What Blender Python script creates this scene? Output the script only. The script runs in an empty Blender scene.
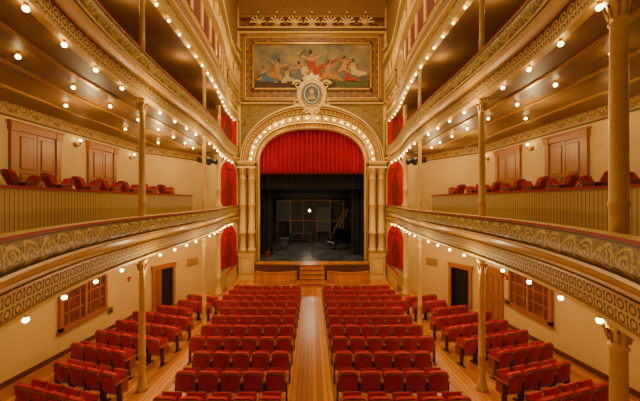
import bpy, math, random
from mathutils import Matrix, Vector
random.seed(7)
F=284.4
PI=math.pi
# ---------------------------------------------------------------- materials
class NT:
    def __init__(s,name):
        s.m=bpy.data.materials.new(name); s.m.use_nodes=True
        s.t=s.m.node_tree; s.b=s.t.nodes['Principled BSDF']
    def n(s,ty): return s.t.nodes.new(ty)
    def put(s,inp,v):
        if isinstance(v,bpy.types.NodeSocket): s.t.links.new(v,inp)
        else: inp.default_value=v
    def ma(s,op,a,b=0.0,c=None):
        n=s.n('ShaderNodeMath'); n.operation=op
        s.put(n.inputs[0],a); s.put(n.inputs[1],b)
        if c is not None: s.put(n.inputs[2],c)
        return n.outputs[0]
    def mix(s,f,a,b):
        n=s.n('ShaderNodeMix'); n.data_type='RGBA'
        s.put(n.inputs[0],f)
        for i,v in ((6,a),(7,b)):
            if isinstance(v,tuple) and len(v)==3: v=(*v,1)
            s.put(n.inputs[i],v)
        return n.outputs[2]
    def uv(s):
        n=s.n('ShaderNodeUVMap'); q=s.n('ShaderNodeSeparateXYZ'); s.t.links.new(n.outputs[0],q.inputs[0]); return q.outputs[0],q.outputs[1],n.outputs[0]
    def obj(s):
        n=s.n('ShaderNodeTexCoord'); q=s.n('ShaderNodeSeparateXYZ'); s.t.links.new(n.outputs['Object'],q.inputs[0]); return q.outputs[0],q.outputs[1],q.outputs[2],n.outputs['Object']
    def noise(s,vec,sc,det=3,rough=.5):
        n=s.n('ShaderNodeTexNoise'); n.inputs['Scale'].default_value=sc; n.inputs['Detail'].default_value=det
        n.inputs['Roughness'].default_value=rough
        if vec is not None: s.t.links.new(vec,n.inputs['Vector'])
        return n.outputs['Fac']
    def col(s,v):
        if isinstance(v,tuple): v=(*v[:3],1)
        s.put(s.b.inputs['Base Color'],v)
    def bump(s,h,st=.3,d=.02):
        n=s.n('ShaderNodeBump'); n.inputs['Strength'].default_value=st; n.inputs['Distance'].default_value=d
        s.put(n.inputs['Height'],h); s.t.links.new(n.outputs[0],s.b.inputs['Normal'])
    def rough(s,v): s.put(s.b.inputs['Roughness'],v)
MT={}
def plain(name,c,r=.6,metal=0,var=.12,sc=6):
    k=NT(name); x,y,z,o=k.obj()
    f=k.noise(o,sc,4)
    k.col(k.mix(f,tuple(v*(1-var) for v in c),tuple(min(1,v*(1+var)) for v in c)))
    k.rough(r); k.b.inputs['Metallic'].default_value=metal
    MT[name]=k.m; return k
CREAM=(.72,.47,.13)
plain('cream_paint',CREAM,.4,var=.18)
plain('cream_wall',(.74,.52,.20),.75,var=.07,sc=1.5)
plain('tan_wall',(.27,.125,.035),.8,var=.2,sc=2)
plain('gold',(.48,.24,.03),.35,.35)
plain('gold_dark',(.13,.055,.008),.5,.2)  # dark gilding; in moulding recesses its colour adds shade for contrast
plain('wood_dark',(.14,.04,.008),.4)
plain('black_cloth',(.008,.008,.009),.9)
plain('black_metal',(.015,.015,.017),.4)
plain('piano_black',(.012,.012,.014),.12)
plain('dark_grey',(.06,.062,.065),.7)
plain('red_rail',(.36,.008,.004),.6)
plain('seat_red',(.50,.008,.004),.75,var=.25,sc=30)
plain('seat_iron',(.06,.02,.01),.4,.3)
plain('wine',(.16,.006,.006),.8)
plain('white_paint',(.8,.76,.65),.5)
plain('steel',(.4,.4,.4),.35,.8)
plain('alarm_red',(.5,.01,.01),.4)
plain('dark_opening',(.01,.007,.004),.9)
plain('green_gold',(.24,.16,.03),.6,var=.5,sc=5)
for nm,c in dict(skin=(.42,.18,.05),robe_gold=(.36,.15,.02),robe_red=(.30,.03,.01),robe_grey=(.11,.12,.11),robe_blue=(.05,.10,.15),robe_white=(.45,.32,.14),paint_brown=(.06,.025,.007),paint_green=(.08,.08,.025)).items():
    plain('mural_'+nm,c,.8,var=.6,sc=4)
# emissive bulb
k=NT('bulb'); k.col((1,.8,.5)); k.b.inputs['Emission Color'].default_value=(1,.68,.25,1); k.b.inputs['Emission Strength'].default_value=34; MT['bulb']=k.m
# wood floor
def wood(name,c1,c2,w,axis=0,r=.35,line=.5):
    k=NT(name); X=k.obj(); a=X[axis]; o=X[3]
    q=k.ma('DIVIDE',a,w); fl=k.ma('FLOOR',q); fr=k.ma('FRACT',q)
    wn=k.n('ShaderNodeTexWhiteNoise'); wn.noise_dimensions='1D'; k.t.links.new(fl,wn.inputs['W'])
    mp=k.n('ShaderNodeMapping'); k.t.links.new(o,mp.inputs[0])
    sc=[1.2,1.2,1.2]; sc[axis]=14; mp.inputs['Scale'].default_value=sc
    g=k.noise(mp.outputs[0],2.5,5,.65)
    f=k.ma('ADD',k.ma('MULTIPLY',wn.outputs[0],.7),k.ma('MULTIPLY',g,.4))
    c=k.mix(f,c1,c2)
    ln=k.ma('LESS_THAN',fr,.10)
    c=k.mix(k.ma('MULTIPLY',ln,line),c,tuple(v*.2 for v in c1))
    k.col(c); k.rough(r); MT[name]=k.m
wood('floor_wood',(.30,.08,.006),(.90,.36,.045),.14,line=.8,r=.28)
wood('stage_wood',(.46,.14,.015),(.74,.28,.045),.3,axis=0,line=.3)
wood('door_wood',(.36,.13,.02),(.56,.23,.04),.35,axis=1,line=.15)
wood('door_wood2',(.32,.10,.014),(.52,.19,.032),5,axis=2,line=0)
wood('seat_wood',(.27,.045,.007),(.44,.10,.018),5,axis=0,line=0)
# stage black floor
k=NT('stage_black'); x,y,z,o=k.obj(); f=k.noise(o,.8,5)
fr=k.ma('FRACT',k.ma('DIVIDE',x,1.2)); fr2=k.ma('FRACT',k.ma('DIVIDE',y,2.4)); ln=k.ma('MAXIMUM',k.ma('LESS_THAN',fr,.03),k.ma('LESS_THAN',fr2,.02))
k.col(k.mix(ln,k.mix(f,(.022,.025,.03),(.11,.115,.12)),(.006,.006,.006))); k.rough(k.ma('ADD',k.ma('MULTIPLY',f,.35),.1)); MT['stage_black']=k.m
# curtain
k=NT('curtain_red'); x,y,z,o=k.obj(); f=k.noise(o,3,3); k.col(k.mix(f,(.34,.001,.002),(.52,.002,.003))); k.rough(.8); k.b.inputs['Specular IOR Level'].default_value=.15
MT['curtain_red']=k.m
# scroll pattern
def scroll(name,bg,fg,dark,L=.42,useobj=None,amp=.12,turn=.085,rad=.19,bs=.8):
    k=NT(name)
    u,v,vec=k.uv()
    nz=k.noise(vec,9,2)
    u2=k.ma('ADD',u,k.ma('MULTIPLY',k.ma('SUBTRACT',nz,.5),.08))
    v=k.ma('ADD',v,k.ma('MULTIPLY',k.ma('SUBTRACT',nz,.5),.07))
    q=k.ma('DIVIDE',u2,L); fl=k.ma('FLOOR',q)
    x=k.ma('MULTIPLY',k.ma('SUBTRACT',k.ma('FRACT',q),.5),L)
    sg=k.ma('SUBTRACT',k.ma('MULTIPLY',k.ma('FLOORED_MODULO',fl,2.0),2.0),1.0)
    y=k.ma('MULTIPLY',v,sg)
    y=k.ma('ADD',y,.02)
    r=k.ma('SQRT',k.ma('ADD',k.ma('MULTIPLY',x,x),k.ma('MULTIPLY',y,y)))
    th=k.ma('DIVIDE',k.ma('ARCTAN2',y,x),2*PI)
    sp=k.ma('FRACT',k.ma('ADD',th,k.ma('DIVIDE',r,turn)))
    m=k.ma('MULTIPLY',k.ma('LESS_THAN',sp,.42),k.ma('LESS_THAN',r,rad))
    vine=k.ma('LESS_THAN',k.ma('ABSOLUTE',k.ma('SUBTRACT',v,k.ma('MULTIPLY',k.ma('SINE',k.ma('MULTIPLY',u2,PI/L)),amp))),.022)
    leaf=k.n('ShaderNodeTexVoronoi'); leaf.inputs['Scale'].default_value=16; k.t.links.new(vec,leaf.inputs['Vector'])
    lf=k.ma('LESS_THAN',leaf.outputs['Distance'],.34)
    m2=k.ma('MAXIMUM',m,vine)
    m2=k.ma('MULTIPLY',m2,k.ma('GREATER_THAN',k.noise(vec,22,2),.42))
    c=k.mix(k.ma('MULTIPLY',lf,.8),bg,dark)
    c=k.mix(m2,c,fg)
    k.col(c); k.rough(.5); k.bump(m2,bs,.03)
    MT[name]=k.m
scroll('gold_scroll',(.26,.17,.022),(.60,.42,.09),(.06,.035,.004))
scroll('frieze_scroll',(.48,.27,.06),(.20,.08,.012),(.32,.15,.03),L=.36,turn=.1,bs=.2)
scroll('mural_border',(.11,.022,.006),(.44,.22,.04),(.22,.04,.010),L=.5,turn=.12,rad=.24)
scroll('soffit_stencil',(.27,.13,.035),(.16,.065,.014),(.21,.095,.025),L=.9,turn=.22,rad=.42,amp=.3,bs=.1)
# lattice
k=NT('lattice'); u,v,vec=k.uv()
x=k.ma('SUBTRACT',k.ma('FRACT',k.ma('DIVIDE',u,.22)),.5); x=k.ma('MULTIPLY',x,.22)
def ring(cy,R,w):
    r=k.ma('SQRT',k.ma('ADD',k.ma('MULTIPLY',x,x),k.ma('POWER',k.ma('ABSOLUTE',k.ma('SUBTRACT',v,cy)),2.0)))
    return k.ma('LESS_THAN',k.ma('ABSOLUTE',k.ma('SUBTRACT',r,R)),w)
m=k.ma('MAXIMUM',ring(.07,.085,.016),ring(-.10,.085,.016))
m=k.ma('MAXIMUM',m,ring(.07,.02,.022)); m=k.ma('MAXIMUM',m,ring(-.1,.02,.022))
m=k.ma('MAXIMUM',m,k.ma('LESS_THAN',k.ma('ABSOLUTE',k.ma('ADD',v,.015)),.018))
k.col(k.mix(m,(.15,.065,.01),(.68,.46,.15))); k.rough(.6); k.bump(m,.8,.03); MT['lattice']=k.m
# beadboard
k=NT('beadboard'); u,v,vec=k.uv(); fr=k.ma('FRACT',k.ma('DIVIDE',u,.09)); ln=k.ma('LESS_THAN',fr,.2)
k.col(k.mix(ln,(.56,.40,.14),(.20,.11,.025))); k.rough(.5); MT['beadboard']=k.m
# mural sky
k=NT('mural_sky'); u,v,vec=k.uv()
f=k.noise(vec,.7,6,.6); f2=k.noise(vec,1.7,4)
sky=k.mix(k.ma('MULTIPLY',k.ma('SUBTRACT',f,.3),2.2),(.03,.055,.06),(.38,.23,.06))
g=k.ma('ADD',k.ma('DIVIDE',v,3.4),k.ma('MULTIPLY',k.ma('SUBTRACT',f2,.5),.9))
gr=k.n('ShaderNodeMapRange'); k.t.links.new(g,gr.inputs[0]); gr.inputs[1].default_value=.12; gr.inputs[2].default_value=.42
k.col(k.mix(gr.outputs[0],(.05,.025,.007),sky)); k.rough(.7); MT['mural_sky']=k.m
# brick
k=NT('stage_brick'); n=k.n('ShaderNodeTexBrick'); x,y,z,o=k.obj()
mp=k.n('ShaderNodeMapping'); mp.inputs['Rotation'].default_value=(PI/2,0,0); k.t.links.new(o,mp.inputs[0]); k.t.links.new(mp.outputs[0],n.inputs[0])
n.inputs['Scale'].default_value=1.5; n.inputs['Color1'].default_value=(.025,.025,.028,1); n.inputs['Color2'].default_value=(.05,.042,.035,1); n.inputs['Mortar'].default_value=(.012,.012,.012,1)
k.col(n.outputs[0]); MT['stage_brick']=k.m
# glass
k=NT('window_glass'); x,y,z,o=k.obj(); k.col(k.mix(k.noise(o,3,2),(.12,.025,.006),(.28,.09,.025))); k.rough(.12); MT['window_glass']=k.m

# ---------------------------------------------------------------- mesh builder
class MB:
    def __init__(s): s.v=[];s.f=[];s.mi=[];s.uv=[];s.ml=[];s.M=Matrix();s.sm=[]
    def mid(s,m):
        if m not in s.ml: s.ml.append(m)
        return s.ml.index(m)
    def add(s,vs,fs,m,uvs=None,smooth=False):
        b=len(s.v); s.v+=[tuple(s.M@Vector(p)) for p in vs]
        for i,f in enumerate(fs):
            s.f.append([b+j for j in f]); s.mi.append(s.mid(m)); s.sm.append(smooth)
            s.uv.append(uvs[i] if uvs else None)
    def box(self,x0,x1,y0,y1,z0,z1,m,bev=0):
        s=self
        if bev:
            b=min(bev,(x1-x0)/2.1,(z1-z0)/2.1,)
            P=[(x0+b,z0),(x1-b,z0),(x1,z0+b),(x1,z1-b),(x1-b,z1),(x0+b,z1),(x0,z1-b),(x0,z0+b)]
            s.prism(P,y0,y1,m); return
        vs=[(x,y,z) for x in(x0,x1) for y in(y0,y1) for z in(z0,z1)]
        s.add(vs,[(0,1,3,2),(4,6,7,5),(0,4,5,1),(2,3,7,6),(0,2,6,4),(1,5,7,3)],m)
    def prism(s,P,y0,y1,m):   # polygon in xz extruded in y
        n=len(P); vs=[(x,y0,z) for x,z in P]+[(x,y1,z) for x,z in P]
        fs=[tuple(range(n)),tuple(range(2*n-1,n-1,-1))]+[(i,i+n,(i+1)%n+n,(i+1)%n) for i in range(n)]
        s.add(vs,fs,m)
    def plate(s,P,z0,z1,m):   # polygon in xy extruded in z
        n=len(P); vs=[(x,y,z0) for x,y in P]+[(x,y,z1) for x,y in P]
        fs=[tuple(range(n-1,-1,-1)),tuple(range(n,2*n))]+[(i,(i+1)%n,(i+1)%n+n,i+n) for i in range(n)]
        s.add(vs,fs,m)
    def quad(s,P,m,uv=None): s.add(P,[tuple(range(len(P)))],m,[uv] if uv else None)
    def lathe(s,c,prof,m,seg=16):
        vs=[];fs=[]
        for r,z in prof:
            for i in range(seg):
                a=2*PI*i/seg; vs.append((c[0]+r*math.cos(a),c[1]+r*math.sin(a),c[2]+z))
        for j in range(len(prof)-1):
            for i in range(seg):
                a=j*seg+i;b=j*seg+(i+1)%seg; fs.append((a,b,b+seg,a+seg))
        fs.append(tuple(range(seg-1,-1,-1))); fs.append(tuple((len(prof)-1)*seg+i for i in range(seg)))
        s.add(vs,fs,m,smooth=True)
    def tube(s,pts,r,m,seg=8):
        P=[Vector(p) for p in pts]; vs=[];fs=[]
        rr=r if isinstance(r,list) else [r]*len(P)
        for i,p in enumerate(P):
            t=(P[min(i+1,len(P)-1)]-P[max(i-1,0)]).normalized()
            up=Vector((0,0,1)) if abs(t.z)<.9 else Vector((0,1,0))
            a=t.cross(up).normalized(); b=t.cross(a)
            for j in range(seg):
                w=2*PI*j/seg; vs.append(tuple(p+rr[i]*(a*math.cos(w)+b*math.sin(w))))
        for i in range(len(P)-1):
            for j in range(seg):
                a=i*seg+j;b=i*seg+(j+1)%seg; fs.append((a,b,b+seg,a+seg))
        fs.append(tuple(range(seg))); fs.append(tuple((len(P)-1)*seg+j for j in range(seg-1,-1,-1)))
        s.add(vs,fs,m,smooth=True)
    def ball(s,c,r,m,seg=8,sy=1,sz=1):
        vs=[(c[0],c[1],c[2]+r*sz)];fs=[];R=seg//2
        for j in range(1,R):
            t=PI*j/R
            for i in range(seg):
                a=2*PI*i/seg; vs.append((c[0]+r*math.sin(t)*math.cos(a),c[1]+r*sy*math.sin(t)*math.sin(a),c[2]+r*sz*math.cos(t)))
        vs.append((c[0],c[1],c[2]-r*sz)); L=len(vs)-1
        for i in range(seg):
            n=(i+1)%seg; fs.append((0,1+i,1+n))
            for j in range(R-2): fs.append((1+j*seg+i,1+(j+1)*seg+i,1+(j+1)*seg+n,1+j*seg+n))
            fs.append((L,1+(R-2)*seg+n,1+(R-2)*seg+i))
        s.add(vs,fs,m,smooth=True)
    def sweep(s,path,prof,mats,vz=0,smooth=False):
        n=len(path); off=[]; ul=[0]
        for i in range(n):
            a=Vector(path[max(i-1,0)]);b=Vector(path[min(i+1,n-1)]); t=(b-a).normalized(); off.append((-t.y,t.x))
            if i: ul.append(ul[-1]+(Vector(path[i])-Vector(path[i-1])).length)
        for j in range(len(prof)-1):
            if mats[j] is None: continue
            (o0,z0),(o1,z1)=prof[j],prof[j+1]; vs=[];fs=[];uv=[]
            flat=abs(z1-z0)<.02
            for i in range(n):
                for o,z in((o0,z0),(o1,z1)):
                    vs.append((path[i][0]+off[i][0]*o,path[i][1]+off[i][1]*o,z))
            for i in range(n-1):
                fs.append((2*i,2*i+1,2*i+3,2*i+2))
                va=(o0 if flat else z0-vz); vb=(o1 if flat else z1-vz)
                uv.append([(ul[i],va),(ul[i],vb),(ul[i+1],vb),(ul[i+1],va)])
            s.add(vs,fs,mats[j],uv,smooth)
    def done(s,name,loc=None,parent=None,bevel=0):
        me=bpy.data.meshes.new(name); me.from_pydata(s.v,[],s.f)
        for m in s.ml: me.materials.append(MT[m])
        for p,i,q in zip(me.polygons,s.mi,s.sm): p.material_index=i; p.use_smooth=q
        l=me.uv_layers.new(name='UVMap')
        for p,u in zip(me.polygons,s.uv):
            if u:
                for k_,li in enumerate(p.loop_indices): l.data[li].uv=u[k_]
        me.update()
        ob=bpy.data.objects.new(name,me); bpy.context.scene.collection.objects.link(ob)
        if loc: ob.location=loc
        if parent: ob.parent=parent
        return ob
def wallM(x,y,ox,oy,z=0):
    return Matrix.Translation((x,y,z))@Matrix.Rotation(math.atan2(-ox,oy),4,'Z')
def catmull(P,n):
    out=[]
    for i in range(len(P)-1):
        p0=Vector(P[max(i-1,0)]);p1=Vector(P[i]);p2=Vector(P[i+1]);p3=Vector(P[min(i+2,len(P)-1)])
        for k_ in range(n):
            t=k_/n
            out.append(tuple(.5*((2*p1)+(p2-p0)*t+(2*p0-5*p1+4*p2-p3)*t*t+(3*p1-p0-3*p2+p3)*t**3)))
    out.append(tuple(P[-1])); return out
HR=[(5.5,21.0),(5.42,18.5),(5.15,16.5),(4.75,14),(4.55,11),(4.48,8),(4.25,5.5),(3.68,3.5),(2.9,2.1),(1.7,.85)]
HO=[(5.65,21.0),(6.5,18.0),(7.3,16.4),(8.5,14),(8.5,11),(8.5,8),(8.5,5.5),(8.5,2),(8.5,-1.5),(8.0,-4.4)]
full=lambda P,c:[(-x,y) for x,y in P]+[c]+[(x,y) for x,y in reversed(P)]
NS=8
RING=catmull(full(HR,(0,.3)),NS)
OUT=catmull(full(HO,(0,-4.4)),NS)
WALLP=[(5.45,21.6),(6.45,17.7),(8.5,14.0),(8.5,-4.5)]
ZC=5.75
def floorz(y): return max(0,.07*(16.25-y))
# ---------------------------------------------------------------- shell
def fl():
    b=MB()
    b.quad([(-9,-5,floorz(-5)),(9,-5,floorz(-5)),(9,16.25,0),(-9,16.25,0)],'floor_wood')
    b.quad([(-9,16.25,0),(9,16.25,0),(9,21.6,0),(-9,21.6,0)],'floor_wood')
    b.done('floor')
fl()
for s,nm in((-1,'left'),(1,'right')):
    P=[(s*x,y) for x,y in WALLP]
    if s>0: P=P[::-1]
    b=MB()
    b.sweep(P,[(0,-.2),(0,4.3),(0,8.10),(0,8.16),(0,8.66),(0,8.72),(0,11.8),(0,21.5)],['cream_wall','cream_wall','gold_dark','frieze_scroll','gold','tan_wall','cream_wall'],8.41)
    b.done('wall_'+nm)
    # baseboard follows the rake of the floor
    b=MB()
    pts=[(s*8.5,y) for y in [14,12,10,8,6,4,2,0,-2]]
    for a,c in zip(pts,pts[1:]):
        za,zc=floorz(a[1]),floorz(c[1]); x=a[0]-s*.03
        b.quad([(x,a[1],za),(x,c[1],zc),(x,c[1],zc+.16),(x,a[1],za+.16)],'wood_dark')
        b.quad([(x,a[1],za+.16),(x,c[1],zc+.16),(a[0],c[1],zc+.16),(a[0],a[1],za+.16)],'wood_dark')
    b.done('baseboard_'+nm)
b=MB(); b.quad([(-8.5,-4.5,-.2),(8.5,-4.5,-.2),(8.5,-4.5,21.5),(-8.5,-4.5,21.5)],'cream_wall'); b.done('wall_back')
b=MB(); b.quad([(-9,-5,21.5),(9,-5,21.5),(9,20.4,21.5),(-9,20.4,21.5)],'tan_wall')
# cove above the proscenium
cp=[(21.5,19.6),(21.3,20.2),(20.9,20.8),(20.2,21.3),(19.4,21.5)]
for (y0,z0),(y1,z1) in zip(cp,cp[1:]):
    b.quad([(-6,y0,z0),(6,y0,z0),(6,y1,z1),(-6,y1,z1)],'tan_wall')
b.done('ceiling')

# ---------------------------------------------------------------- galleries
def front_prof(dz):
    pr=[(-.25,4.75),(-.25,5.27),(-.2,5.27),(-.2,5.33),(.06,5.33),(.06,5.29),(.03,5.28),(.03,5.25),(.07,5.17),(.09,5.07),(.07,4.97),(.02,4.90),(.07,4.89),(.07,4.84),(.03,4.82),(-.02,4.74),(-.10,4.67),(-.10,4.62),(-.06,4.61),(-.06,4.57),(-.12,4.56),(-.14,4.24),(-.08,4.23),(-.08,4.17),(-.22,4.15)]
    m=['cream_paint','red_rail','red_rail','cream_paint','red_rail','cream_paint','gold_dark','gold_scroll','gold_scroll','gold_scroll','gold_scroll','gold_dark','cream_paint','gold_dark','cream_paint','cream_paint','cream_paint','gold_dark','gold','gold_dark','lattice','gold','cream_paint','cream_paint']  # gold_dark strips put recess shade into the colour
    return [(o,z+dz) for o,z in pr],m
def slab(b,off,z,m,ztop=None,up=False):
    R=RING; n=len(R)
    pts=[];ul=0
    for i in range(n):
        a=Vector(R[max(i-1,0)]);c=Vector(R[min(i+1,n-1)]);t=(c-a).normalized()
        pts.append((R[i][0]-t.y*off,R[i][1]+t.x*off))
    for i in range(n-1):
        L=(Vector(R[i+1])-Vector(R[i])).length
        K=4
        for j in range(K):
            def P(q,f): 
                return (pts[q][0]*(1-f)+OUT[q][0]*f, pts[q][1]*(1-f)+OUT[q][1]*f, z)
            f0,f1=j/K,(j+1)/K
            b.quad([P(i,f0),P(i+1,f0),P(i+1,f1),P(i,f1)],m,[(ul,f0*4-1.5),(ul+L,f0*4-1.5),(ul+L,f1*4-1.5),(ul,f1*4-1.5)])
        ul+=L
def gallery(name,dz,soff='soffit_stencil'):
    b=MB(); pr,m=front_prof(dz); b.sweep(RING,pr,m,5.07+dz)
    ob=b.done(name)
    for p in ob.data.polygons:
        if ob.data.materials[p.material_index].name=='lattice':
            for li in p.loop_indices: ob.data.uv_layers[0].data[li].uv[1]+= .67
    b=MB(); slab(b,-.2,4.15+dz,soff); slab(b,-.2,4.75+dz,'wood_dark')
    o2=b.done('slab',parent=ob)
    b=MB()
    for off in(-.75,-1.7,-2.9):
        P=[p for p in RING if p[1]<15.0]
        b.sweep(P,[(off,4.15+dz),(off,4.11+dz),(off-.1,4.11+dz),(off-.1,4.15+dz)],['cream_paint' if dz==0 else 'gold']*3)
    b.done('rib',parent=ob)
    return ob
bal=gallery('balcony',0,'cream_wall')
gal=gallery('upper_gallery',4.35)
b=MB()
P=[p for p in RING if p[1]<15.0]
b.sweep(P,[(-1.35,4.75),(-1.35,5.97),(-1.32,5.97),(-1.32,6.03),(-1.44,6.03),(-1.44,5.5)],['beadboard','cream_paint','red_rail','red_rail','cream_wall'])
b.done('beadboard_partition')
b=MB()
n=len(RING)
for i in range(n-1):
    if RING[i][1]>15: continue
    def off(i,o):
        a=Vector(RING[max(i-1,0)]);c=Vector(RING[min(i+1,n-1)]);t=(c-a).normalized(); return (RING[i][0]-t.y*o,RING[i][1]+t.x*o)
    p,q=off(i,-1.46),off(i+1,-1.46)
    b.quad([(*p,5.5),(*q,5.5),(*OUT[i+1],5.5),(*OUT[i],5.5)],'wood_dark')
b.done('balcony_platform')
# attic ring : ceiling edge above the gallery
b=MB()
b.sweep(RING,[(-.2,11.55),(0,11.55),(.04,11.7),(.02,11.95),(.12,12.05),(.12,12.15),(0,12.25),(0,12.6),(.02,12.62),(.02,12.9),(0,12.92),(0,13.9),(.1,14.0),(.1,14.15),(.2,14.25),(.2,14.4),(0,14.5),(0,15.4),(.15,15.5),(.3,15.8),(.3,16.0),(0,16.1),(0,21.5)],
 ['cream_paint','cream_paint','gold_scroll','cream_paint','cream_paint','gold','tan_wall','cream_paint','frieze_scroll','cream_paint','wine','cream_paint','gold','cream_paint','cream_paint','gold','tan_wall','cream_paint','gold_scroll','cream_paint','cream_paint','tan_wall'],11.8)
slab(b,-.2,11.55,'tan_wall')
for i in range(1,n-1):
    x,y=RING[i]
    if i%3==0 and y>2:
        t=(Vector(RING[i+1])-Vector(RING[i-1])).normalized(); nn=(-t.y,t.x)
        b.M=wallM(x,y,-nn[0],-nn[1])
        b.box(-.12,.12,-.06,.02,12.9,13.95,'cream_paint'); b.box(-.16,.16,-.1,.02,14.5,15.45,'cream_paint')
b.M=Matrix()
b.done('attic_cornice')
for s in(-1,1):
    P=[p for p in RING if p[1]>17.6 and p[0]*s>0]
    b=MB()
    b.sweep(P,[(-.12,12.9),(-.12,13.0),(.08,13.05),(.1,13.3),(.1,13.8),(.14,13.85),(.14,13.95),(-.1,13.95)],['cream_paint','cream_paint','gold_scroll','gold_scroll','cream_paint','cream_paint','red_rail'],13.45)
    b.done('box_parapet')
    b=MB()
    b.sweep(P,[(.02,-.0),(.06,.25),(.06,.3),(.02,.32),(.02,.95),(.1,1.0),(.1,1.1),(-.1,1.1)],['cream_paint','cream_paint','gold','cream_paint','gold','cream_paint','red_rail'],.6)
    b.done('box_parapet')
# ---------------------------------------------------------------- columns
def column(x,y,z0,z1,r,name='gallery_column',seg=18):
    b=MB(); h=z1-z0
    pr=[(r*1.7,0),(r*1.7,.08),(r*1.45,.1),(r*1.5,.16),(r*1.25,.2),(r*1.15,.3),(r,.34),(r,.9),(r*1.12,.92),(r*1.12,.97),(r,.99),(r*.9,h-.40),(r*1.1,h-.38),(r*1.1,h-.35),(r*.92,h-.33),(r*.95,h-.24),(r*1.25,h-.12),(r*1.15,h-.11),(r*1.5,h-.04),(r*1.6,h)]
    b.lathe((0,0,0),pr,'cream_paint',seg)
    for a in range(8):
        w=a*PI/4; c,s_=math.cos(w),math.sin(w)
        b.tube([(c*r,s_*r,h-.30),(c*r*1.25,s_*r*1.25,h-.18),(c*r*1.5,s_*r*1.5,h-.12),(c*r*1.4,s_*r*1.4,h-.17)],[.014,.02,.018,.01],'gold',5)
    return b.done(name,(x,y,z0))
COLS=[]
for s in(-1,1):
    for x,y in((4.12,3.82 if s>0 else 3.3),(4.63,7.75),(4.66,12.3)):
        COLS.append((s*x,y)); r=.1 if y<5 else .085
        column(s*x,y,floorz(y),4.15,r)
        column(s*x,y,4.76,8.5,r)
        column(s*x,y,9.12,11.55,.07)
for s in(-1,1):
    for x,y,r in((5.72,17.35,.15),):
        b=MB(); pr=[]
        for z0,z1 in((0,4.15),(5.35,8.5),(9.7,12.9),(14.0,16.6)):
            pr+=[(r*1.6,z0),(r*1.6,z0+.15),(r,z0+.25),(r,z0+1.0),(r*1.2,z0+1.03),(r,z0+1.08),(r*.92,z1-.5),(r*1.2,z1-.42),(r,z1-.38),(r*1.7,z1-.1),(r*1.7,z1)]
        b.lathe((0,0,0),pr,'cream_paint',16)
        b.box(-.3,.3,-.3,.3,16.6,16.75,'cream_paint'); b.box(-.38,.38,-.38,.38,16.75,16.95,'gold')
        b.done('tower_column',(s*x,y,0))
def archbox(b,w,h,m='wine'):
    N=14; hw=w/2; zs=h-hw
    arc=[(hw*math.cos(PI*i/N),zs+hw*math.sin(PI*i/N)) for i in range(N+1)]
    inner=[(hw,0)]+arc+[(-hw,0)]
    outer=[(hw+.2,0)]+[((hw+.2)*math.cos(PI*i/N),zs+(hw+.2)*math.sin(PI*i/N)) for i in range(N+1)]+[(-hw-.2,0)]
    b.prism(inner,-.05,-.02,'wine')
    n_=len(inner)
    for i in range(n_-1):
        a,c,d,e=inner[i],inner[i+1],outer[i+1],outer[i]
        b.quad([(a[0],-.12,a[1]),(c[0],-.12,c[1]),(d[0],-.12,d[1]),(e[0],-.12,e[1])],'cream_paint')
        b.quad([(a[0],-.12,a[1]),(c[0],-.12,c[1]),(c[0],0,c[1]),(a[0],0,a[1])],'gold')
        b.quad([(e[0],-.12,e[1]),(d[0],-.12,d[1]),(d[0],0,d[1]),(e[0],0,e[1])],'cream_paint')
    b.prism([(-.1,h-.05),(.1,h-.05),(.16,h+.25),(-.16,h+.25)],-.16,-.02,'gold')
    for sg in(-1,1):
        M=14; vs=[];fs=[]
        for j in range(9):
            t=j/8; z=(zs+hw*.4)*(1-t)
            wd=hw*(.95 if t<.02 else .95-.42*math.sin(min(1,t/.65)*PI/2)+(.25*max(0,t-.65)/.35))
            for i in range(M):
                q=i/(M-1); vs.append((sg*(hw-wd*q*1.0)*.98,-.08-.03*math.sin(q*PI*9),z))
        for j in range(8):
            for i in range(M-1): a=j*M+i; fs.append((a,a+1,a+M+1,a+M))
        b.add(vs,fs,'curtain_red',smooth=True)
    vs=[];fs=[];M=25
    for i in range(M):
        q=i/(M-1); x=-hw+2*hw*q; top=zs+math.sqrt(max(0,hw*hw-x*x)); dz=.18+.1*abs(math.sin(q*PI*3))
        yy=-.09-.02*math.sin(q*PI*12)
        vs+=[(x*.98,yy,top),(x*.98,yy-.01,max(top-dz-.25,zs-.15))]
    for i in range(M-1): fs.append((2*i,2*i+1,2*i+3,2*i+2))
    b.add(vs,fs,'curtain_red',smooth=True)
T0=Vector((6.45,17.7)); T1=Vector((5.45,21.6))
for s in(-1,1):
    d=(T1-T0).normalized()
    o=(abs(d.y)*s, abs(d.x))
    b=MB()
    p=T0.lerp(T1,.55)
    for z0,h in((1.1,2.9),(5.4,3.1),(9.75,2.7),(14.0,2.6)):
        b.M=wallM(s*p.x,p.y,o[0],o[1],z0)
        archbox(b,2.15,h)
    for z in(4.3,8.7,13.0,16.9):
        b.M=wallM(s*(T0.x+T1.x)/2,(T0.y+T1.y)/2,o[0],o[1],z)
        L=(T1-T0).length/2
        b.box(-L,L,-.14,0,0,.12,'gold'); b.box(-L,L,-.2,0,.12,.22,'cream_paint')
    b.M=Matrix()
    b.done('opera_box_drapery')
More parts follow.
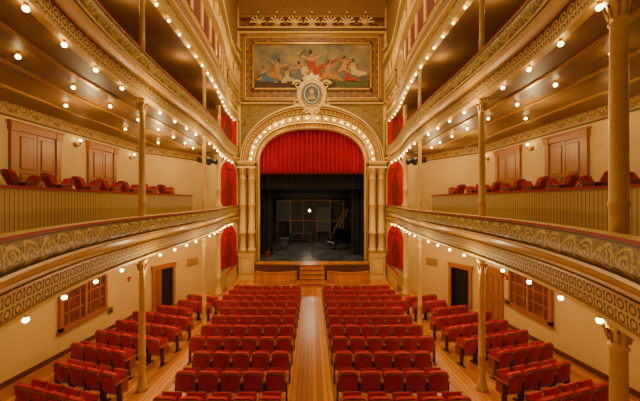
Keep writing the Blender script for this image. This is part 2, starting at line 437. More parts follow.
# ---------------------------------------------------------------- proscenium
YP=21.5
def sup(a,bb,t,e):
    c,s_=math.cos(t),math.sin(t)
    return (a*math.copysign(abs(c)**(2/e),c), 8.55+bb*abs(s_)**(2/e))
NA=48
def archpath(f):
    a=5.4*(1-f)+4.05*f; bb=4.4*(1-f)+2.73*f; e=2.05*(1-f)+2.35*f
    P=[(a,.0),(a,4),(a,8.4)]+[sup(a,bb,PI*i/NA,e) for i in range(NA+1)]+[(-a,8.4),(-a,4),(-a,0)]
    return P
prof=[(0,21.5),(0,21.1),(.05,21.0),(.12,21.0),(.16,21.1),(.2,21.12),(.22,21.25),(.38,21.35),(.42,21.28),(.46,21.35),(.70,21.6),(.74,21.5),(.80,21.48),(.84,21.6),(.93,21.7),(.96,21.65),(1,21.7),(1,22.2)]
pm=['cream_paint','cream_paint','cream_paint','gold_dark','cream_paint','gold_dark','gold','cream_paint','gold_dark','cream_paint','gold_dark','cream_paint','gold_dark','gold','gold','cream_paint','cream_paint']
b=MB()
rows=[(archpath(f),y) for f,y in prof]
for j in range(len(rows)-1):
    A,ya=rows[j];B,yb=rows[j+1]; vs=[];fs=[]
    for p,q in zip(A,B): vs+=[(p[0],ya,p[1]),(q[0],yb,q[1])]
    for i in range(len(A)-1): fs.append((2*i,2*i+1,2*i+3,2*i+2))
    b.add(vs,fs,pm[j])
for i in range(0,NA+1,1):
    t=PI*i/NA
    def pt(f):
        a=5.4*(1-f)+4.05*f; bb=4.4*(1-f)+2.73*f; e=2.05*(1-f)+2.35*f; return sup(a,bb,t,e)
    p,q=pt(.23),pt(.38); b.tube([(p[0],21.26,p[1]),(q[0],21.32,q[1])],.035,'cream_paint',5)
    p,q=pt(.46),pt(.71); b.tube([(p[0],21.36,p[1]),(q[0],21.58,q[1])],.04,'gold',5)
    p,q=pt(.83),pt(.94); b.tube([(p[0],21.6,p[1]),(q[0],21.68,q[1])],.03,'cream_paint',5)
b.done('proscenium_arch')
b=MB()
op=archpath(0)[3:-3]
for p,q in zip(op,op[1:]):
    b.quad([(p[0],YP,p[1]),(q[0],YP,q[1]),(q[0],YP,13.2),(p[0],YP,13.2)],'green_gold')
b.quad([(-6.2,YP,13.2),(6.2,YP,13.2),(6.2,YP,21.5),(-6.2,YP,21.5)],'tan_wall')
for s in(-1,1): b.quad([(s*5.4,YP,0),(s*7,YP,0),(s*7,YP,13.2),(s*5.4,YP,13.2)],'cream_wall')
b.done('wall_proscenium')
b=MB()
for s in(-1,1):
    for (cx,cz,r,tn,d) in((4.75,12.45,.42,1.6,1),(4.0,12.75,.22,1.3,-1),(5.05,11.7,.2,1.3,-1),(3.4,12.95,.13,1.2,1)):
        pts=[];rad=[]
        for i in range(26):
            t=i/25; a=t*2*PI*tn*d; rr=r*(1-t*.85); pts.append((s*(cx+rr*math.cos(a)),YP-.05,cz+rr*math.sin(a))); rad.append(.045*(1-t*.5))
        b.tube(pts,rad,'gold',6)
b.done('spandrel_scrollwork')
for s in(-1,1):
    b=MB()
    b.M=Matrix.Translation((s*4.78,21.0,0))
    b.box(-.62,.62,-.38,.5,0,.2,'cream_paint'); b.box(-.56,.56,-.32,.5,.2,1.75,'cream_paint')
    b.box(-.44,.44,-.35,-.3,.4,1.55,'gold'); b.box(-.40,.40,-.38,-.3,.45,1.5,'cream_paint'); b.box(-.2,.2,-.41,-.3,.7,1.25,'cream_wall')
    b.box(-.62,.62,-.38,.5,1.75,1.95,'cream_paint'); b.box(-.66,.66,-.42,.5,1.95,2.02,'gold')
    for x in(-.33,.33):
        r=.23
        pr=[(r*1.3,2.02),(r*1.3,2.15),(r*1.05,2.25),(r,2.3),(r,3.3),(r*1.25,3.34),(r*1.25,3.5),(r,3.55),(r*.97,5.4),(r*1.15,5.43),(r*1.15,5.5),(r*.97,5.53),(r*.92,7.3),(r*1.15,7.34),(r*1.15,7.42),(r*.9,7.46),(r*1.0,7.8),(r*1.3,8.1),(r*1.25,8.12)]
        b.lathe((x,0,0),pr,'cream_paint',20)
        for a in range(12):
            w=a*PI/6; b.tube([(x+.2*math.cos(w),.2*math.sin(w),3.56),(x+.205*math.cos(w),.205*math.sin(w),5.38)],.022,'cream_paint',5)
            b.tube([(x+.2*math.cos(w),.2*math.sin(w),2.3),(x+.225*math.cos(w),.225*math.sin(w),3.3)],.022,'gold',5)
            b.tube([(x+.21*math.cos(w),.21*math.sin(w),7.5),(x+.27*math.cos(w),.27*math.sin(w),7.8),(x+.33*math.cos(w),.33*math.sin(w),8.0),(x+.3*math.cos(w),.3*math.sin(w),7.9)],[.03,.04,.035,.015],'gold',5)
    b.box(-.66,.66,-.4,.5,8.1,8.25,'cream_paint'); b.box(-.6,.6,-.34,.5,8.25,8.5,'gold_dark'); b.box(-.7,.7,-.44,.5,8.5,8.62,'cream_paint')
    for i in range(9): b.box(-.6+i*.14,-.53+i*.14,-.42,-.3,8.36,8.5,'cream_paint')
    b.M=Matrix(); b.done('proscenium_column')
b=MB()
for z0,z1,d,m in((13.02,13.14,.18,'cream_paint'),(13.14,13.24,.26,'gold_dark'),(18.30,18.42,.2,'cream_paint'),(18.42,18.6,.3,'gold_dark'),(18.6,18.68,.36,'cream_paint'),(19.5,19.62,.2,'gold')):
    b.box(-5.6,5.6,YP-d,YP,z0,z1,m)
b.quad([(-5.6,YP-.05,18.68),(5.6,YP-.05,18.68),(5.6,YP-.05,19.5),(-5.6,YP-.05,19.5)],'mural_border',[(0,-.41),(11.2,-.41),(11.2,.41),(0,.41)])
for i in range(56):
    x=-5.5+i*.2; b.box(x-.05,x+.05,YP-.28,YP-.1,18.28,18.4,'cream_paint')
b.done('trim_1')
b=MB()
X0,X1,Z0,Z1=-5.2,5.2,13.3,18.25
x0,x1,z0,z1=-4.35,4.35,14.2,17.5
y=YP-.04
def fr(xa,xb,za,zb,w,d,m):
    b.box(xa,xb,YP-d,YP-.01,za,za+w,m);b.box(xa,xb,YP-d,YP-.01,zb-w,zb,m)
    b.box(xa,xa+w,YP-d,YP-.01,za,zb,m);b.box(xb-w,xb,YP-d,YP-.01,za,zb,m)
fr(X0,X1,Z0,Z1,.1,.12,'gold'); fr(X0+.16,X1-.16,Z0+.16,Z1-.16,.05,.09,'cream_paint')
fr(x0-.12,x1+.12,z0-.12,z1+.12,.12,.16,'gold'); fr(x0-.2,x1+.2,z0-.2,z1+.2,.06,.10,'gold_dark')
for (xa,xb,za,zb,hor) in((X0+.2,X1-.2,Z0+.2,z0-.2,1),(X0+.2,X1-.2,z1+.2,Z1-.2,1),(X0+.2,x0-.2,z0-.2,z1+.2,0),(x1+.2,X1-.2,z0-.2,z1+.2,0)):
    if hor: uv=[(xa,-(zb-za)/2),(xb,-(zb-za)/2),(xb,(zb-za)/2),(xa,(zb-za)/2)]
    else: uv=[(za,(xb-xa)/2),(za,-(xb-xa)/2),(zb,-(xb-xa)/2),(zb,(xb-xa)/2)]
    b.quad([(xa,y,za),(xb,y,za),(xb,y,zb),(xa,y,zb)],'mural_border',uv)
y=YP-.06
b.quad([(x0,y,z0),(x1,y,z0),(x1,y,z1),(x0,y,z1)],'mural_sky',[(0,0),(8.7,0),(8.7,3.3),(0,3.3)])
lay=[0]
def cap(xa,za,xb,zb,ra,rb,m):
    lay[0]+=1; yy=YP-.065-.0006*lay[0]
    a=math.atan2(zb-za,xb-xa); P=[]
    for i in range(7): w=a+PI/2+PI*i/6; P.append((xa+ra*math.cos(w),yy,za+ra*math.sin(w)))
    for i in range(7): w=a-PI/2+PI*i/6; P.append((xb+rb*math.cos(w),yy,zb+rb*math.sin(w)))
    b.quad(P,'mural_'+m)
def fig(x,z,s,f,robe,lean=0,arm1=(.5,.4),arm2=(-.4,.2),legs=(.6,-.5)):
    hx,hz=x+lean*s,z+.78*s
    cap(x+f*.1*s,z,x+f*legs[0]*s,z+legs[1]*s*.5,.2*s,.13*s,robe); cap(x+f*legs[0]*s,z+legs[1]*s*.5,x+f*(legs[0]+.25)*s,z+legs[1]*s,.12*s,.07*s,robe)
    cap(x+f*(legs[0]+.25)*s,z+legs[1]*s,x+f*(legs[0]+.42)*s,z+(legs[1]-.03)*s,.05*s,.03*s,'skin')
    cap(x,z,hx,z+.5*s,.19*s,.15*s,robe); cap(x-.02*s,z+.02*s,x-f*.35*s,z-.22*s,.2*s,.1*s,robe)
    cap(hx,z+.5*s,hx,z+.62*s,.06*s,.055*s,'skin'); cap(hx,hz-.02*s,hx+f*.02*s,hz+.02*s,.1*s,.1*s,'skin'); cap(hx-f*.03*s,hz+.06*s,hx-f*.05*s,hz+.02*s,.09*s,.09*s,'paint_brown')
    for ax,az in(arm1,arm2):
        cap(hx,z+.48*s,hx+ax*.5*s,z+.48*s+az*.45*s,.07*s,.05*s,'skin'); cap(hx+ax*.5*s,z+.48*s+az*.45*s,hx+ax*s,z+(.5+az)*s,.05*s,.03*s,'skin')
cap(-4.0,14.55,-1.6,14.5,.25,.3,'paint_brown'); cap(1.2,14.5,4.0,14.6,.3,.28,'paint_green'); cap(-1.6,14.6,1.5,14.55,.35,.35,'paint_brown')
cap(-3.6,14.9,-2.2,15.0,.2,.25,'robe_grey'); cap(1.8,15.0,3.6,15.2,.25,.2,'robe_grey'); cap(-1,15.0,1.0,15.1,.4,.4,'robe_grey')
cap(-1.9,15.9,-.6,15.6,.06,.22,'robe_grey'); cap(.5,15.7,2.1,16.5,.2,.04,'robe_red')
fig(0,15.5,1.75,1,'robe_red',-.02,(.62,.35),(-.6,.25),(.45,-.45))
cap(-.35,15.3,.6,14.8,.3,.2,'robe_gold'); cap(-.5,15.6,-1.2,15.1,.28,.15,'robe_white')
fig(-1.0,15.1,1.25,-1,'robe_grey',-.05,(-.55,.1),(.4,.3),(.55,-.35))
fig(1.15,15.2,1.2,1,'robe_gold',.1,(.55,.3),(-.35,.1),(.6,-.3))
fig(-2.7,15.2,1.3,-1,'robe_gold',.1,(.6,.1),(-.4,.35),(.7,-.25))
fig(-3.5,14.95,1.0,1,'robe_blue',-.1,(.4,.2),(-.3,-.2),(.5,-.3))
fig(-1.9,14.9,.9,1,'robe_white',.05,(.4,.5),(-.3,.1),(.5,-.2))
fig(2.35,15.7,1.0,1,'skin',.15,(.6,.1),(-.5,.2),(.55,.1))
fig(3.2,15.4,1.1,-1,'robe_white',-.15,(-.6,.25),(.35,.1),(-.7,-.2))
fig(2.7,14.95,.9,1,'robe_red',.0,(.4,.1),(-.4,.3),(.6,-.2))
cap(-.5,17.1,-.95,16.6,.02,.03,'paint_brown')
b.done('proscenium_mural')
b=MB(); b.M=Matrix.Translation((-.02,YP-.45,13.6))
def ell(a,c,r,m,yo=0,seg=32,t0=0,t1=2*PI):
    b.tube([(a*math.cos(t0+(t1-t0)*i/seg),yo,c*math.sin(t0+(t1-t0)*i/seg)) for i in range(seg+1)],r,m,8)
P=[(.72*math.cos(2*PI*i/32),.82*math.sin(2*PI*i/32)) for i in range(32)]
P2=[(1.02*math.cos(2*PI*i/32),1.1*math.sin(2*PI*i/32)) for i in range(32)]
b.prism(P2,.0,.3,'cream_paint'); b.prism(P,-.06,.1,'black_metal')
ell(.76,.86,.07,'gold',-.02); ell(1.04,1.12,.10,'cream_paint',.05)
P3=[(.52*math.cos(2*PI*i/32),.62*math.sin(2*PI*i/32)) for i in range(32)]; b.prism(P3,-.08,-.05,'mural_robe_grey'); ell(.54,.64,.03,'white_paint',-.08)
b.ball((0,-.12,.12),.2,'mural_robe_white',12,.4,1.2); b.prism([(-.34,-.4),(.34,-.4),(.2,-.12),(.08,-.05),(-.08,-.05),(-.2,-.12)],-.12,-.07,'mural_robe_white')
for s in(-1,1):
    for(cx,cz,r,d,tn) in((1.05,.75,.34,1,1.4),(1.12,-.55,.26,-1,1.3),(.45,1.3,.22,-1,1.3),(.4,-1.25,.18,1,1.2)):
        b.tube([(s*(cx+r*(1-.8*i/20)*math.cos(d*2*PI*tn*i/20)),.08,cz+r*(1-.8*i/20)*math.sin(d*2*PI*tn*i/20)) for i in range(21)],[.1-.003*i for i in range(21)],'cream_paint',7)
b.prism([(-.4,1.1),(.4,1.1),(.55,1.5),(.28,1.32),(0,1.65),(-.28,1.32),(-.55,1.5)],-.02,.2,'cream_paint')
b.ball((0,.05,1.72),.12,'gold',8); b.prism([(-.35,-1.1),(.35,-1.1),(0,-1.5)],-.02,.2,'cream_paint')
b.M=Matrix(); b.done('medallion_cartouche')
for i,x in enumerate((-4.0,-2.6,-1.3,0,1.3,2.6,4.0)):
    b=MB()
    b.prism([(-.3,0),(.3,0),(.22,.14),(-.22,.14)],-.1,.1,'gold')
    for a in(-60,-35,-12,12,35,60):
        w=math.radians(a); L=.85-abs(a)*.004
        b.tube([(0,0,.12),(.5*L*math.sin(w*.7),0,.12+.5*L*math.cos(w*.7)),(L*math.sin(w),-.03,.12+L*math.cos(w)*.95),(L*1.02*math.sin(w*1.25),-.06,.1+L*.86*math.cos(w*1.2))],[.05,.06,.075,.04],'cream_paint',6)
    b.ball((0,-.06,.3),.12,'cream_paint',8); b.ball((0,-.02,1.08),.09,'cream_paint',8)
    b.done('crest_ornament',(x,YP-.3,18.68))
# curtain
b=MB(); NXX=260; inn=[sup(4.2,2.9,PI*i/200,2.35) for i in range(201)]
def top(x):
    for p,q in zip(inn,inn[1:]):
        if q[0]<=x<=p[0]: t=(x-p[0])/(q[0]-p[0]+1e-9); return p[1]+(q[1]-p[1])*t
    return 8.5
vs=[];fs=[]
for i in range(NXX+1):
    x=-4.15+8.3*i/NXX; fold=math.sin(x*2*PI/.34); fy=.17*fold+.03*math.sin(x*2*PI/.9)
    zt=top(x); zb=7.84+.02*math.sin(x*2*PI/.34*.5)
    for z,k_ in((zt,.7),(8.6 if zt>8.6 else zt-.2,.9),(zb+.35,1),(zb,1.05)): vs.append((x,22.5+fy*k_,z))
for i in range(NXX):
    for j in range(3): a=i*4+j; fs.append((a,a+4,a+5,a+1))
b.add(vs,fs,'curtain_red',smooth=True)
vs=[];fs=[]
for i in range(NXX+1):
    x=-4.15+8.3*i/NXX; fy=.17*math.sin(x*2*PI/.34); vs+=[(x,22.46+fy,7.98),(x,22.46+fy,7.82)]
for i in range(NXX): fs.append((2*i,2*i+1,2*i+3,2*i+2))
b.add(vs,fs,'wine')
b.done('grand_drape')
# ---------------------------------------------------------------- stage
b=MB()
N=24
ed=[(-4.1+8.2*i/N, 20.35+.35*abs(-1+2*i/N)**2) for i in range(N+1)]
for p,q in zip(ed,ed[1:]):
    b.quad([(p[0],p[1],1.2),(q[0],q[1],1.2),(q[0],21.9,1.2),(p[0],21.9,1.2)],'stage_wood')
    b.quad([(p[0],p[1]+.06,0),(q[0],q[1]+.06,0),(q[0],q[1]+.06,1.2),(p[0],p[1]+.06,1.2)],'wood_dark')
    b.quad([(p[0],p[1],1.2),(q[0],q[1],1.2),(q[0],q[1],1.1),(p[0],p[1],1.1)],'gold')
b.done('stage_apron')
b=MB(); b.quad([(-4.05,21.3,1.205),(4.05,21.3,1.205),(4.05,22.2,1.205),(-4.05,22.2,1.205)],'stage_black'); b.quad([(-9,22.2,1.205),(9,22.2,1.205),(9,33,1.205),(-9,33,1.205)],'stage_black'); b.done('stage_floor')
b=MB()
b.quad([(-9,33,1),(9,33,1),(9,33,14),(-9,33,14)],'stage_brick')
for s in(-1,1): b.quad([(s*9,22.2,0),(s*9,33,0),(s*9,33,14),(s*9,22.2,14)],'stage_brick')
b.quad([(-9,22.2,14),(9,22.2,14),(9,33,14),(-9,33,14)],'black_cloth')
for s in(-1,1): b.quad([(s*4.05,22.2,0),(s*9,22.2,0),(s*9,22.2,14),(s*4.05,22.2,14)],'black_cloth')
b.quad([(-9,22.8,11.6),(9,22.8,11.6),(9,22.8,14),(-9,22.8,14)],'black_cloth')
b.done('wall_stage')
def folds(name,x0,x1,y,z0,z1,m='black_cloth'):
    b=MB(); n_=max(8,int((x1-x0)/.06)); vs=[];fs=[]
    for i in range(n_+1):
        x=x0+(x1-x0)*i/n_; yy=y+.07*math.sin(x*2*PI/.4); vs+=[(x,yy,z0),(x,yy,z1)]
    for i in range(n_): fs.append((2*i,2*i+2,2*i+3,2*i+1))
    b.add(vs,fs,m,smooth=True); b.done(name)
folds('stage_border',-8,8,23.2,6.7,12)
folds('stage_border',-8,8,27,6.4,12)
for s in(-1,1):
    for y,w in((24,3.3),(28,3.9)):
        xa,xb=(w,8) if s>0 else(-8,-w); folds('stage_leg_curtain',xa,xb,y,1.22,9)
def table(x,y,w,d,h,m='wood_dark'):
    b=MB(); b.box(-w/2,w/2,-d/2,d/2,h-.06,h,m)
    for sx in(-1,1):
        for sy in(-1,1): b.box(sx*(w/2-.08)-.04,sx*(w/2-.08)+.04,sy*(d/2-.08)-.04,sy*(d/2-.08)+.04,0,h-.06,m)
    b.box(-w/2+.05,w/2-.05,-.02,.02,.2,.28,m); return b.done('work_table',(x,y,1.205))
table(-1.2,31,2.4,.8,1.0,'dark_grey')
b=MB()
for i in range(6):
    b.box(-4+i*1.5,-3.9+i*1.5,-.05,.05,0,4.6,'tan_wall')
b.box(-4,3.6,-.05,.05,2.2,2.3,'tan_wall'); b.box(-4,3.6,-.05,.05,4.5,4.6,'tan_wall'); b.box(-3.9,-2.4,-.04,.0,2.3,4.5,'dark_grey'); b.box(.6,2.1,-.04,0,1,3.8,'dark_grey')
b.done('scenery_flat_rack',(0,32.3,1.205))
b=MB()
for sx in(-.2,.2): b.tube([(sx-.9,0,0),(sx+.9,.3,3.6)],.04,'door_wood2',6)
for i in range(9):
    t=(i+.5)/9; b.tube([(-1.1+1.8*t,.3*t,3.6*t),(-.7+1.8*t,.3*t,3.6*t)],.025,'door_wood2',6)
b.done('leaning_ladder',(2.9,31.0,1.205))
# grand piano
b=MB()
pp=[(-.75,0),(.75,0),(.75,.9),(.62,1.25),(.35,1.45),(.15,1.7),(0,2.05),(-.25,2.25),(-.55,2.2),(-.75,1.95)]
b.plate(pp,.62,.98,'piano_black')
lid=[(-.75,.35),(.75,.35),(.75,.9),(.62,1.25),(.35,1.45),(.15,1.7),(0,2.05),(-.25,2.25),(-.55,2.2),(-.75,1.95)]
b.M=Matrix.Translation((-.75,0,1.0))@Matrix.Rotation(math.radians(-38),4,'Y')@Matrix.Translation((.75,0,0)); b.plate(lid,0,.03,'piano_black'); b.M=Matrix()
b.box(-.7,.7,-.12,.05,.62,.70,'piano_black'); b.box(-.62,.62,-.10,.03,.70,.725,'white_paint'); b.box(-.4,.4,.3,.33,.98,1.25,'piano_black')
b.tube([(.55,1.0,.95),(.35,1.0,1.85)],.015,'piano_black',6)
for x,yy in((-.6,.2),(.6,.2),(-.3,1.9)): b.lathe((x,yy,0),[(.04,0),(.05,.08),(.04,.12),(.09,.55),(.09,.63)],'piano_black',10)
b.tube([(0,.25,.62),(0,.25,.1)],.03,'piano_black',6); b.box(-.12,.12,.1,.3,.06,.12,'piano_black')
o=b.done('grand_piano',(1.75,26.2,1.205)); o.rotation_euler=(0,0,math.radians(-70))
b=MB(); b.box(-.4,.4,-.3,.3,0,1.0,'black_metal'); b.box(-.45,.45,-.35,.35,1.0,1.06,'dark_grey'); b.box(-.3,.3,-.32,-.3,.3,.7,'dark_grey'); b.done('lectern',(-2.6,26.5,1.205))
b=MB(); b.lathe((0,0,0),[(.3,0),(.3,.04),(.03,.08),(.025,3.3),(.05,3.34),(.05,3.42)],'black_metal',12)
b.ball((0,0,3.52),.12,'bulb',10)
for a in range(6): w=a*PI/3; b.tube([(.06*math.cos(w),.06*math.sin(w),3.4),(.17*math.cos(w),.17*math.sin(w),3.52),(.06*math.cos(w),.06*math.sin(w),3.68)],.008,'black_metal',4)
b.done('ghost_light',(-.25,29,1.205))
b=MB(); b.box(-.2,.2,-.15,.15,0,.4,'wine'); b.tube([(-.12,0,.4),(-.12,0,.5),(.12,0,.5),(.12,0,.4)],.02,'black_metal',5); b.done('equipment_case',(-3.6,23.2,1.205))
for s in(-1,1):
    b=MB(); P=[]
    for i in range(17):
        t=i/16; x=s*(1.05+3.0*t); yy=19.75-.45*math.sin(PI*t); P.append((x,yy))
    if s>0: P=P[::-1]
    b.sweep(P,[(0,0),(0,.08),(.03,.1),(.03,.2),(0,.22),(0,.75),(.05,.77),(.05,.85),(-.12,.85),(-.12,0)],['stage_wood','wood_dark','stage_wood','wood_dark','stage_wood','wood_dark','gold','stage_wood','wood_dark'])
    b.done('orchestra_rail')
b=MB()
for i in range(5):
    b.box(-.85,.85,18.75+i*.32,20.35,i*.24,(i+1)*.24-.01,'stage_wood'); b.box(-.88,.88,18.71+i*.32,18.80+i*.32,(i+1)*.24-.05,(i+1)*.24-.007,'wood_dark')
b.done('stage_steps')
# ---------------------------------------------------------------- seats
def seatmesh(lean=.16):
    b=MB(); w=.25
    def panel(hw,za,zb,y0,th,m,rnd=.07,lean=lean):
        cols=8; rws=6; vs=[];fs=[]
        for side in(0,1):
            for j in range(rws+1):
                tz=j/rws; z=za+(zb-za)*tz
                for i in range(cols+1):
                    q=-1+2*i/cols
                    dz=0
                    if tz>.8: dz=-(abs(q)**4)*rnd
                    x=q*hw; y=y0-(z+dz-.4)*lean -.035*(1-q*q)+ (th if side else 0)
                    vs.append((x,y,z+dz))
        K=cols+1; S=(rws+1)*K
        for side in(0,1):
            for j in range(rws):
                for i in range(cols):
                    a=side*S+j*K+i; f=(a,a+1,a+K+1,a+K); fs.append(f if side==0 else f[::-1])
        for i in range(cols): a=rws*K+i; fs.append((a,a+1,a+1+S,a+S)); a=i; fs.append((a+1,a,a+S,a+1+S))
        for j in range(rws):
            a=j*K; fs.append((a+K,a,a+S,a+K+S)); a=j*K+cols; fs.append((a,a+K,a+K+S,a+S))
        b.add(vs,fs,m,smooth=False)
    panel(.245,.34,.86,-.02,.03,'seat_wood')
    panel(.195,.44,.80,-.035,.03,'seat_red',.05)
    panel(.235,.40,.885,.01,.08,'seat_red',.06)
    b.M=Matrix.Translation((0,.12,.40))@Matrix.Rotation(math.radians(62),4,'X')
    b.box(-.22,.22,0,.40,-.05,.0,'seat_wood',.02); b.box(-.21,.21,.01,.40,.0,.07,'seat_red',.03)
    b.M=Matrix()
    for s in(-1,1):
        x=s*.262
        b.prism([(x-.015,0),(x+.015,0),(x+.015,.6),(x-.015,.6)],-.03,.10,'seat_iron')
        b.box(x-.02,x+.02,-.12,.22,0,.03,'seat_iron')
        b.box(x-.028,x+.028,-.08,.30,.60,.635,'seat_wood',.01)
        b.box(x-.018,x+.018,.06,.26,.3,.6,'seat_wood')
    ob=b.done('tmpseat'); me=ob.data; bpy.data.objects.remove(ob); return me
SM=seatmesh(); SM.name='theater_seat_mesh'
BM=seatmesh(.42); BM.name='balcony_chair_mesh'
def seat(x,y,z,rot,name='theater_seat',me=None,sc=1):
    if name=='theater_seat' and any(abs(x-cx)<.42 and abs(y-cy)<.5 for cx,cy in COLS): return
    o=bpy.data.objects.new(name,me or SM); o.location=(x,y,z); o.rotation_euler=(0,0,rot); o.scale=(sc,sc,sc); bpy.context.scene.collection.objects.link(o)
PITCH=.56
for k_ in range(11):
    Y=6.05+k_*1.03
    n_=5 if Y<8.5 else (6 if Y<12 else 7)
    for s in(-1,1):
        for i in range(n_):
            x=.62+PITCH*(i+.5); yy=Y+.035*(x-2)**2*.5
            seat(s*x,yy,floorz(yy),s*math.radians(2.5*(x/3)))
for k_ in range(9):
    Y=5.7+k_*1.0
    n_=4 if Y<7 else (5 if Y<11 else (4 if Y<12.6 else 3))
    for s in(-1,1):
        a=math.radians(17)
        for i in range(n_):
            x=5.0+PITCH*i*math.cos(a); yy=Y+.35+PITCH*i*math.sin(a)
            seat(s*x,yy,floorz(yy),s*a)
for s,ys in((-1,(5.9,6.9,7.9,8.9,9.9,11.0,12.3,13.3)),(1,(6.0,7.0,8.0,9.0,10.0,11.2,12.3,13.4))):
    for y in ys: seat(s*(7.15 if y<12.5 else 6.9),y,5.5,s*math.radians(30),'balcony_chair',BM,1.12)
# ---------------------------------------------------------------- doors/windows
def door(b,w,h,double=True):
    f=.17
    b.box(-w/2-f,-w/2,-.09,0,0,h+.02,'door_wood2'); b.box(w/2,w/2+f,-.09,0,0,h+.02,'door_wood2')
    b.box(-w/2-f-.03,w/2+f+.03,-.11,0,h,h+.2,'door_wood2'); b.box(-w/2-f-.07,w/2+f+.07,-.15,0,h+.2,h+.26,'door_wood2')
    for s in(-1,1): b.box(s*(w/2+f/2)-.11,s*(w/2+f/2)+.11,-.13,0,h-.02,h+.2,'door_wood',)
    leaves=[(-w/2,-.01),(.01,w/2)] if double else[(-w/2,w/2)]
    for a,c in leaves:
        b.box(a,c,-.045,-.0,0,h,'door_wood2')
        lw=c-a
        cols=[(a+.09,a+lw/2-.03),(a+lw/2+.03,c-.09)] if lw>.7 else[(a+.1,c-.1)]
        for p,q in cols:
            for za,zb in((.15,.75),(.85,1.05),(1.15,h-.12)):
                b.box(p,q,-.05,-.044,za,zb,'wood_dark'); b.box(p+.03,q-.03,-.065,-.044,za+.03,zb-.03,'door_wood')
    b.ball((leaves[0][1]-.07,-.09,1.0),.035,'gold',8)
def place(fn,name,x,y,ox,oy,z):
    b=MB(); fn(b); o=b.done(name); o.matrix_world=wallM(x,y,ox,oy,z); return o
dn=[0]
def pd(x,y,ox,oy,z,w,h,dbl=True):
    dn[0]+=1; place(lambda b:door(b,w,h,dbl),'door_%d'%dn[0],x,y,ox,oy,z)
pd(-8.5,8.75,-1,0,5.5,1.25,2.25); pd(-8.5,11.5,-1,0,5.5,1.2,2.25)
pd(8.5,9.5,1,0,5.5,1.25,2.25); pd(8.5,12.3,1,0,5.5,1.2,2.25)
def openway(b,w=1.0,h=2.15):
    f=.14
    b.box(-w/2,w/2,-.02,-.005,0,h,'dark_opening')  # flat dark panel; the doorway's unlit depth is painted in its colour
    b.box(-w/2-f,-w/2,-.1,0,0,h+.02,'door_wood2'); b.box(w/2,w/2+f,-.1,0,0,h+.02,'door_wood2')
    b.box(-w/2-f-.03,w/2+f+.03,-.12,0,h,h+.18,'door_wood2'); b.box(-w/2-f-.06,w/2+f+.06,-.15,0,h+.18,h+.23,'door_wood2')
    b.M=b.M@Matrix.Translation((-w/2,-.02,0))@Matrix.Rotation(math.radians(-60),4,'Z'); b.box(0,.35,-.03,0,0,h,'door_wood2'); b.M=Matrix()
dd=Vector((6.45-8.5,17.7-14.0)).normalized(); 
for s in(-1,1):
    ox,oy=s*abs(dd.y),abs(dd.x)
    dn[0]+=1
    t=.3; place(openway,'door_%d'%dn[0],s*(8.5-2.05*t),14+3.7*t,ox,oy,0)
pd(8.5,13.25,1,0,floorz(13.2),.95,2.15,False)
def win(b,w=1.95,h=1.3):
    f=.12
    b.box(-w/2,w/2,-.03,0,0,h,'window_glass')
    for xa,xb,za,zb in((-w/2-f,-w/2,-f,h+f),(w/2,w/2+f,-f,h+f),(-w/2-f,w/2+f,-f,0),(-w/2-f,w/2+f,h,h+f),(-.05,.05,0,h)):
        b.box(xa,xb,-.1,0,za,zb,'door_wood2')
    for i in(-3,-1,1,3):
        b.box(i*w/8-.02,i*w/8+.02,-.06,0,0,h,'door_wood2')
    for z in(h/3,2*h/3): b.box(-w/2,w/2,-.06,0,z-.02,z+.02,'door_wood2')
    b.box(-w/2-f-.05,w/2+f+.05,-.16,0,-f-.06,-f,'door_wood2')
place(win,'window_1',-8.5,10.6,-1,0,1.45); place(win,'window_2',8.5,11.1,1,0,1.45)
def alarm(b): b.box(-.09,.09,-.06,0,0,.2,'alarm_red',.02); b.box(-.05,.05,-.075,-.05,.05,.1,'white_paint'); b.lathe((0,-.07,.14),[(.03,0),(.03,.01)],'black_metal',8)
def therm(b): b.box(-.14,.14,-.05,0,0,.26,'steel',.02); b.box(-.1,.1,-.06,-.04,.05,.2,'dark_grey')
place(alarm,'fire_alarm',-8.5,13.2,-1,0,2.0); place(alarm,'fire_alarm',8.5,12.42,1,0,2.3)
place(therm,'wall_panel',-8.5,11.95,-1,0,1.0); place(therm,'wall_panel',8.5,12.35,1,0,1.2)
def vent(b):
    b.box(-.4,.4,-.03,0,0,.5,'cream_paint'); 
    for i in range(8): b.box(-.36,.36,-.05,-.03,.05+i*.055,.07+i*.055,'tan_wall')
for s in(-1,1): place(vent,'wall_vent_grille',s*(8.5-2.05*.72),14+3.7*.72,s*abs(dd.y),abs(dd.x),1.9)
def sconce(b):
    b.lathe((0,-.02,0),[(.07,-.08),(.08,0),(.07,.08)],'gold',10)
    b.tube([(0,-.02,0),(0,-.14,-.05),(0,-.2,.0),(0,-.2,.06)],.016,'gold',6)
    b.lathe((0,-.2,.06),[(.03,0),(.05,.02),(.05,.04)],'gold',10); b.ball((0,-.2,.15),.05,'bulb',8)
for s,ys in((-1,(6.6,10.2,13.3)),(1,(7.9,10.95,13.7))):
    for y in ys: place(sconce,'wall_sconce',s*8.5,y,s,0,7.75)
def spot(x,y,z,s):
    b=MB(); b.M=Matrix.Rotation(s*.5,4,'Z')
    for dx in(-.22,.22):
        b.tube([(dx,-.25,0),(dx,.15,-.04)],[.13,.13],'black_metal',10); b.tube([(dx,.15,-.04),(dx,.4,-.06)],[.10,.14],'black_metal',10)
        b.tube([(dx-.15,0,0),(dx-.15,0,.2),(dx+.15,0,.2),(dx+.15,0,0)],.015,'black_metal',5); b.tube([(dx,0,.2),(dx,0,.35)],.02,'black_metal',5)
    b.tube([(-.5,0,.35),(.5,0,.35)],.03,'black_metal',6); b.tube([(0,0,.35),(0,0,.82)],.025,'black_metal',6)
    b.M=Matrix(); b.done('stage_spotlight',(x,y,z))
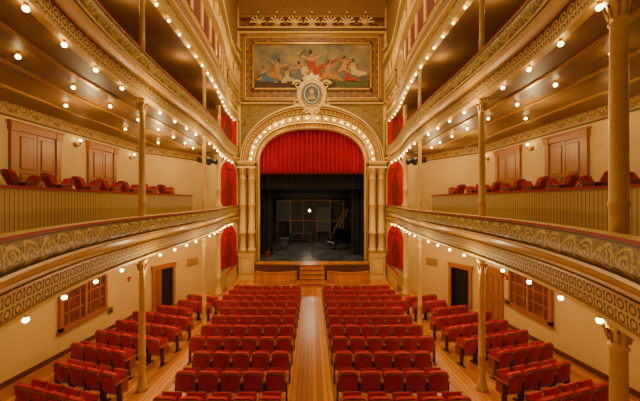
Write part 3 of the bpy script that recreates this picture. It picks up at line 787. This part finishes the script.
for s in(-1,1): spot(s*5.05,13.6,7.68,s)
# ---------------------------------------------------------------- bulbs
def ringpos(off,step,ymax,zz,start=0):
    out=[];acc=start
    for i in range(1,len(RING)):
        a=Vector(RING[i-1]);c=Vector(RING[i]);L=(c-a).length; t=(c-a).normalized(); d=step-acc
        while d<=L:
            p=a+t*d
            if p.y<ymax: out.append((p.x-t.y*off,p.y+t.x*off,zz))
            d+=step
        acc=(L-(d-step))
    return out
def bulbs(name,pts,r=.042,sock=(0,0,1)):
    b=MB()
    for p in pts:
        b.ball(p,r,'bulb',8)
        q=tuple(p[i]+sock[i]*r*.9 for i in range(3)); e=tuple(p[i]+sock[i]*r*2.0 for i in range(3))
        b.tube([q,e],r*.7,'gold',6)
    return b.done(name)
B1=ringpos(-.14,.95,20.5,4.08); B2=ringpos(-1.2,2.6,15,4.05)
B3=ringpos(-.14,.95,20.5,8.43); B4=ringpos(-1.2,1.3,15,8.40); B5=ringpos(-.05,.75,20.5,11.47); B6=ringpos(-2.4,2.6,13.5,8.40)
for nm,p in(('marquee_bulbs',B1),('marquee_bulbs',B2),('marquee_bulbs',B3),('marquee_bulbs',B4),('marquee_bulbs',B5),('marquee_bulbs',B6)): bulbs(nm,p)
PB=[]
for i in range(1,NA,2):
    t=PI*i/NA; f=.6; a=5.4*(1-f)+4.05*f; bb=4.4*(1-f)+2.73*f; e=2.05*(1-f)+2.35*f; q=sup(a,bb,t,e); PB.append((q[0],21.38,q[1]))
bulbs('arch_bulbs',PB,.045,(0,1,0))
# ---------------------------------------------------------------- lights
W=(1,.74,.34)
def pt(x,y,z,e,r=.08,c=W):
    l=bpy.data.lights.new('lamp','POINT'); l.energy=e; l.shadow_soft_size=r; l.color=c
    o=bpy.data.objects.new('lamp_light',l); o.location=(x,y,z); bpy.context.scene.collection.objects.link(o); return o
for s in(-1,1):
    for y in(4.5,8.0,11.5,14.5):
        g=.3 if y<5 else (1.1 if y<9 else 1.5)
        pt(s*6.0,y,3.7,44*g); pt(s*6.2,y,7.9,44*g)
        if y>5: pt(s*4.2,y,8.3,36); pt(s*4.2,y,3.95,40); pt(s*5.2,y,11.2,16)
    pt(s*4.6,18.5,8.0,60); pt(s*4.6,18.5,3.7,60); pt(s*4.6,18.5,12.2,55); pt(s*4.3,18.0,15.0,45)
def area(x,y,z,rx,sx,sy,e,c=W):
    l=bpy.data.lights.new('area','AREA'); l.shape='RECTANGLE'; l.size=sx; l.size_y=sy; l.energy=e; l.color=c
    o=bpy.data.objects.new('fill_light',l); o.location=(x,y,z); o.rotation_euler=(rx,0,0); bpy.context.scene.collection.objects.link(o)  # unseen fill added to brighten hall and stage, no fixture modelled
C2=(1,.78,.40)
area(0,14,20.5,0,2,3,1000,C2)
area(0,9,17.5,math.radians(75),2,1,700,C2)
for i in range(0,5):
    t=PI*(i+.5)/5; pt(3.9*math.cos(t),20.9,8.6+2.9*math.sin(t),30,.05)
pt(-.25,28.7,4.7,220,.1,(1,.8,.5)); area(0,25.2,11.5,math.radians(5),3,1,110,(.75,.88,1))  # ghost light's lamp, then an added cool fill to lift the stage floor
w=bpy.data.worlds.new('World'); bpy.context.scene.world=w; w.use_nodes=True
w.node_tree.nodes['Background'].inputs[0].default_value=(.5,.35,.2,1); w.node_tree.nodes['Background'].inputs[1].default_value=.1
# ---------------------------------------------------------------- camera
c=bpy.data.cameras.new('cam'); c.lens=16; c.sensor_width=36; c.clip_start=.05
c.shift_x=8/640; c.shift_y=0
o=bpy.data.objects.new('camera',c); o.location=(0,0,ZC); o.rotation_euler=(PI/2,0,0)
bpy.context.scene.collection.objects.link(o); bpy.context.scene.camera=o
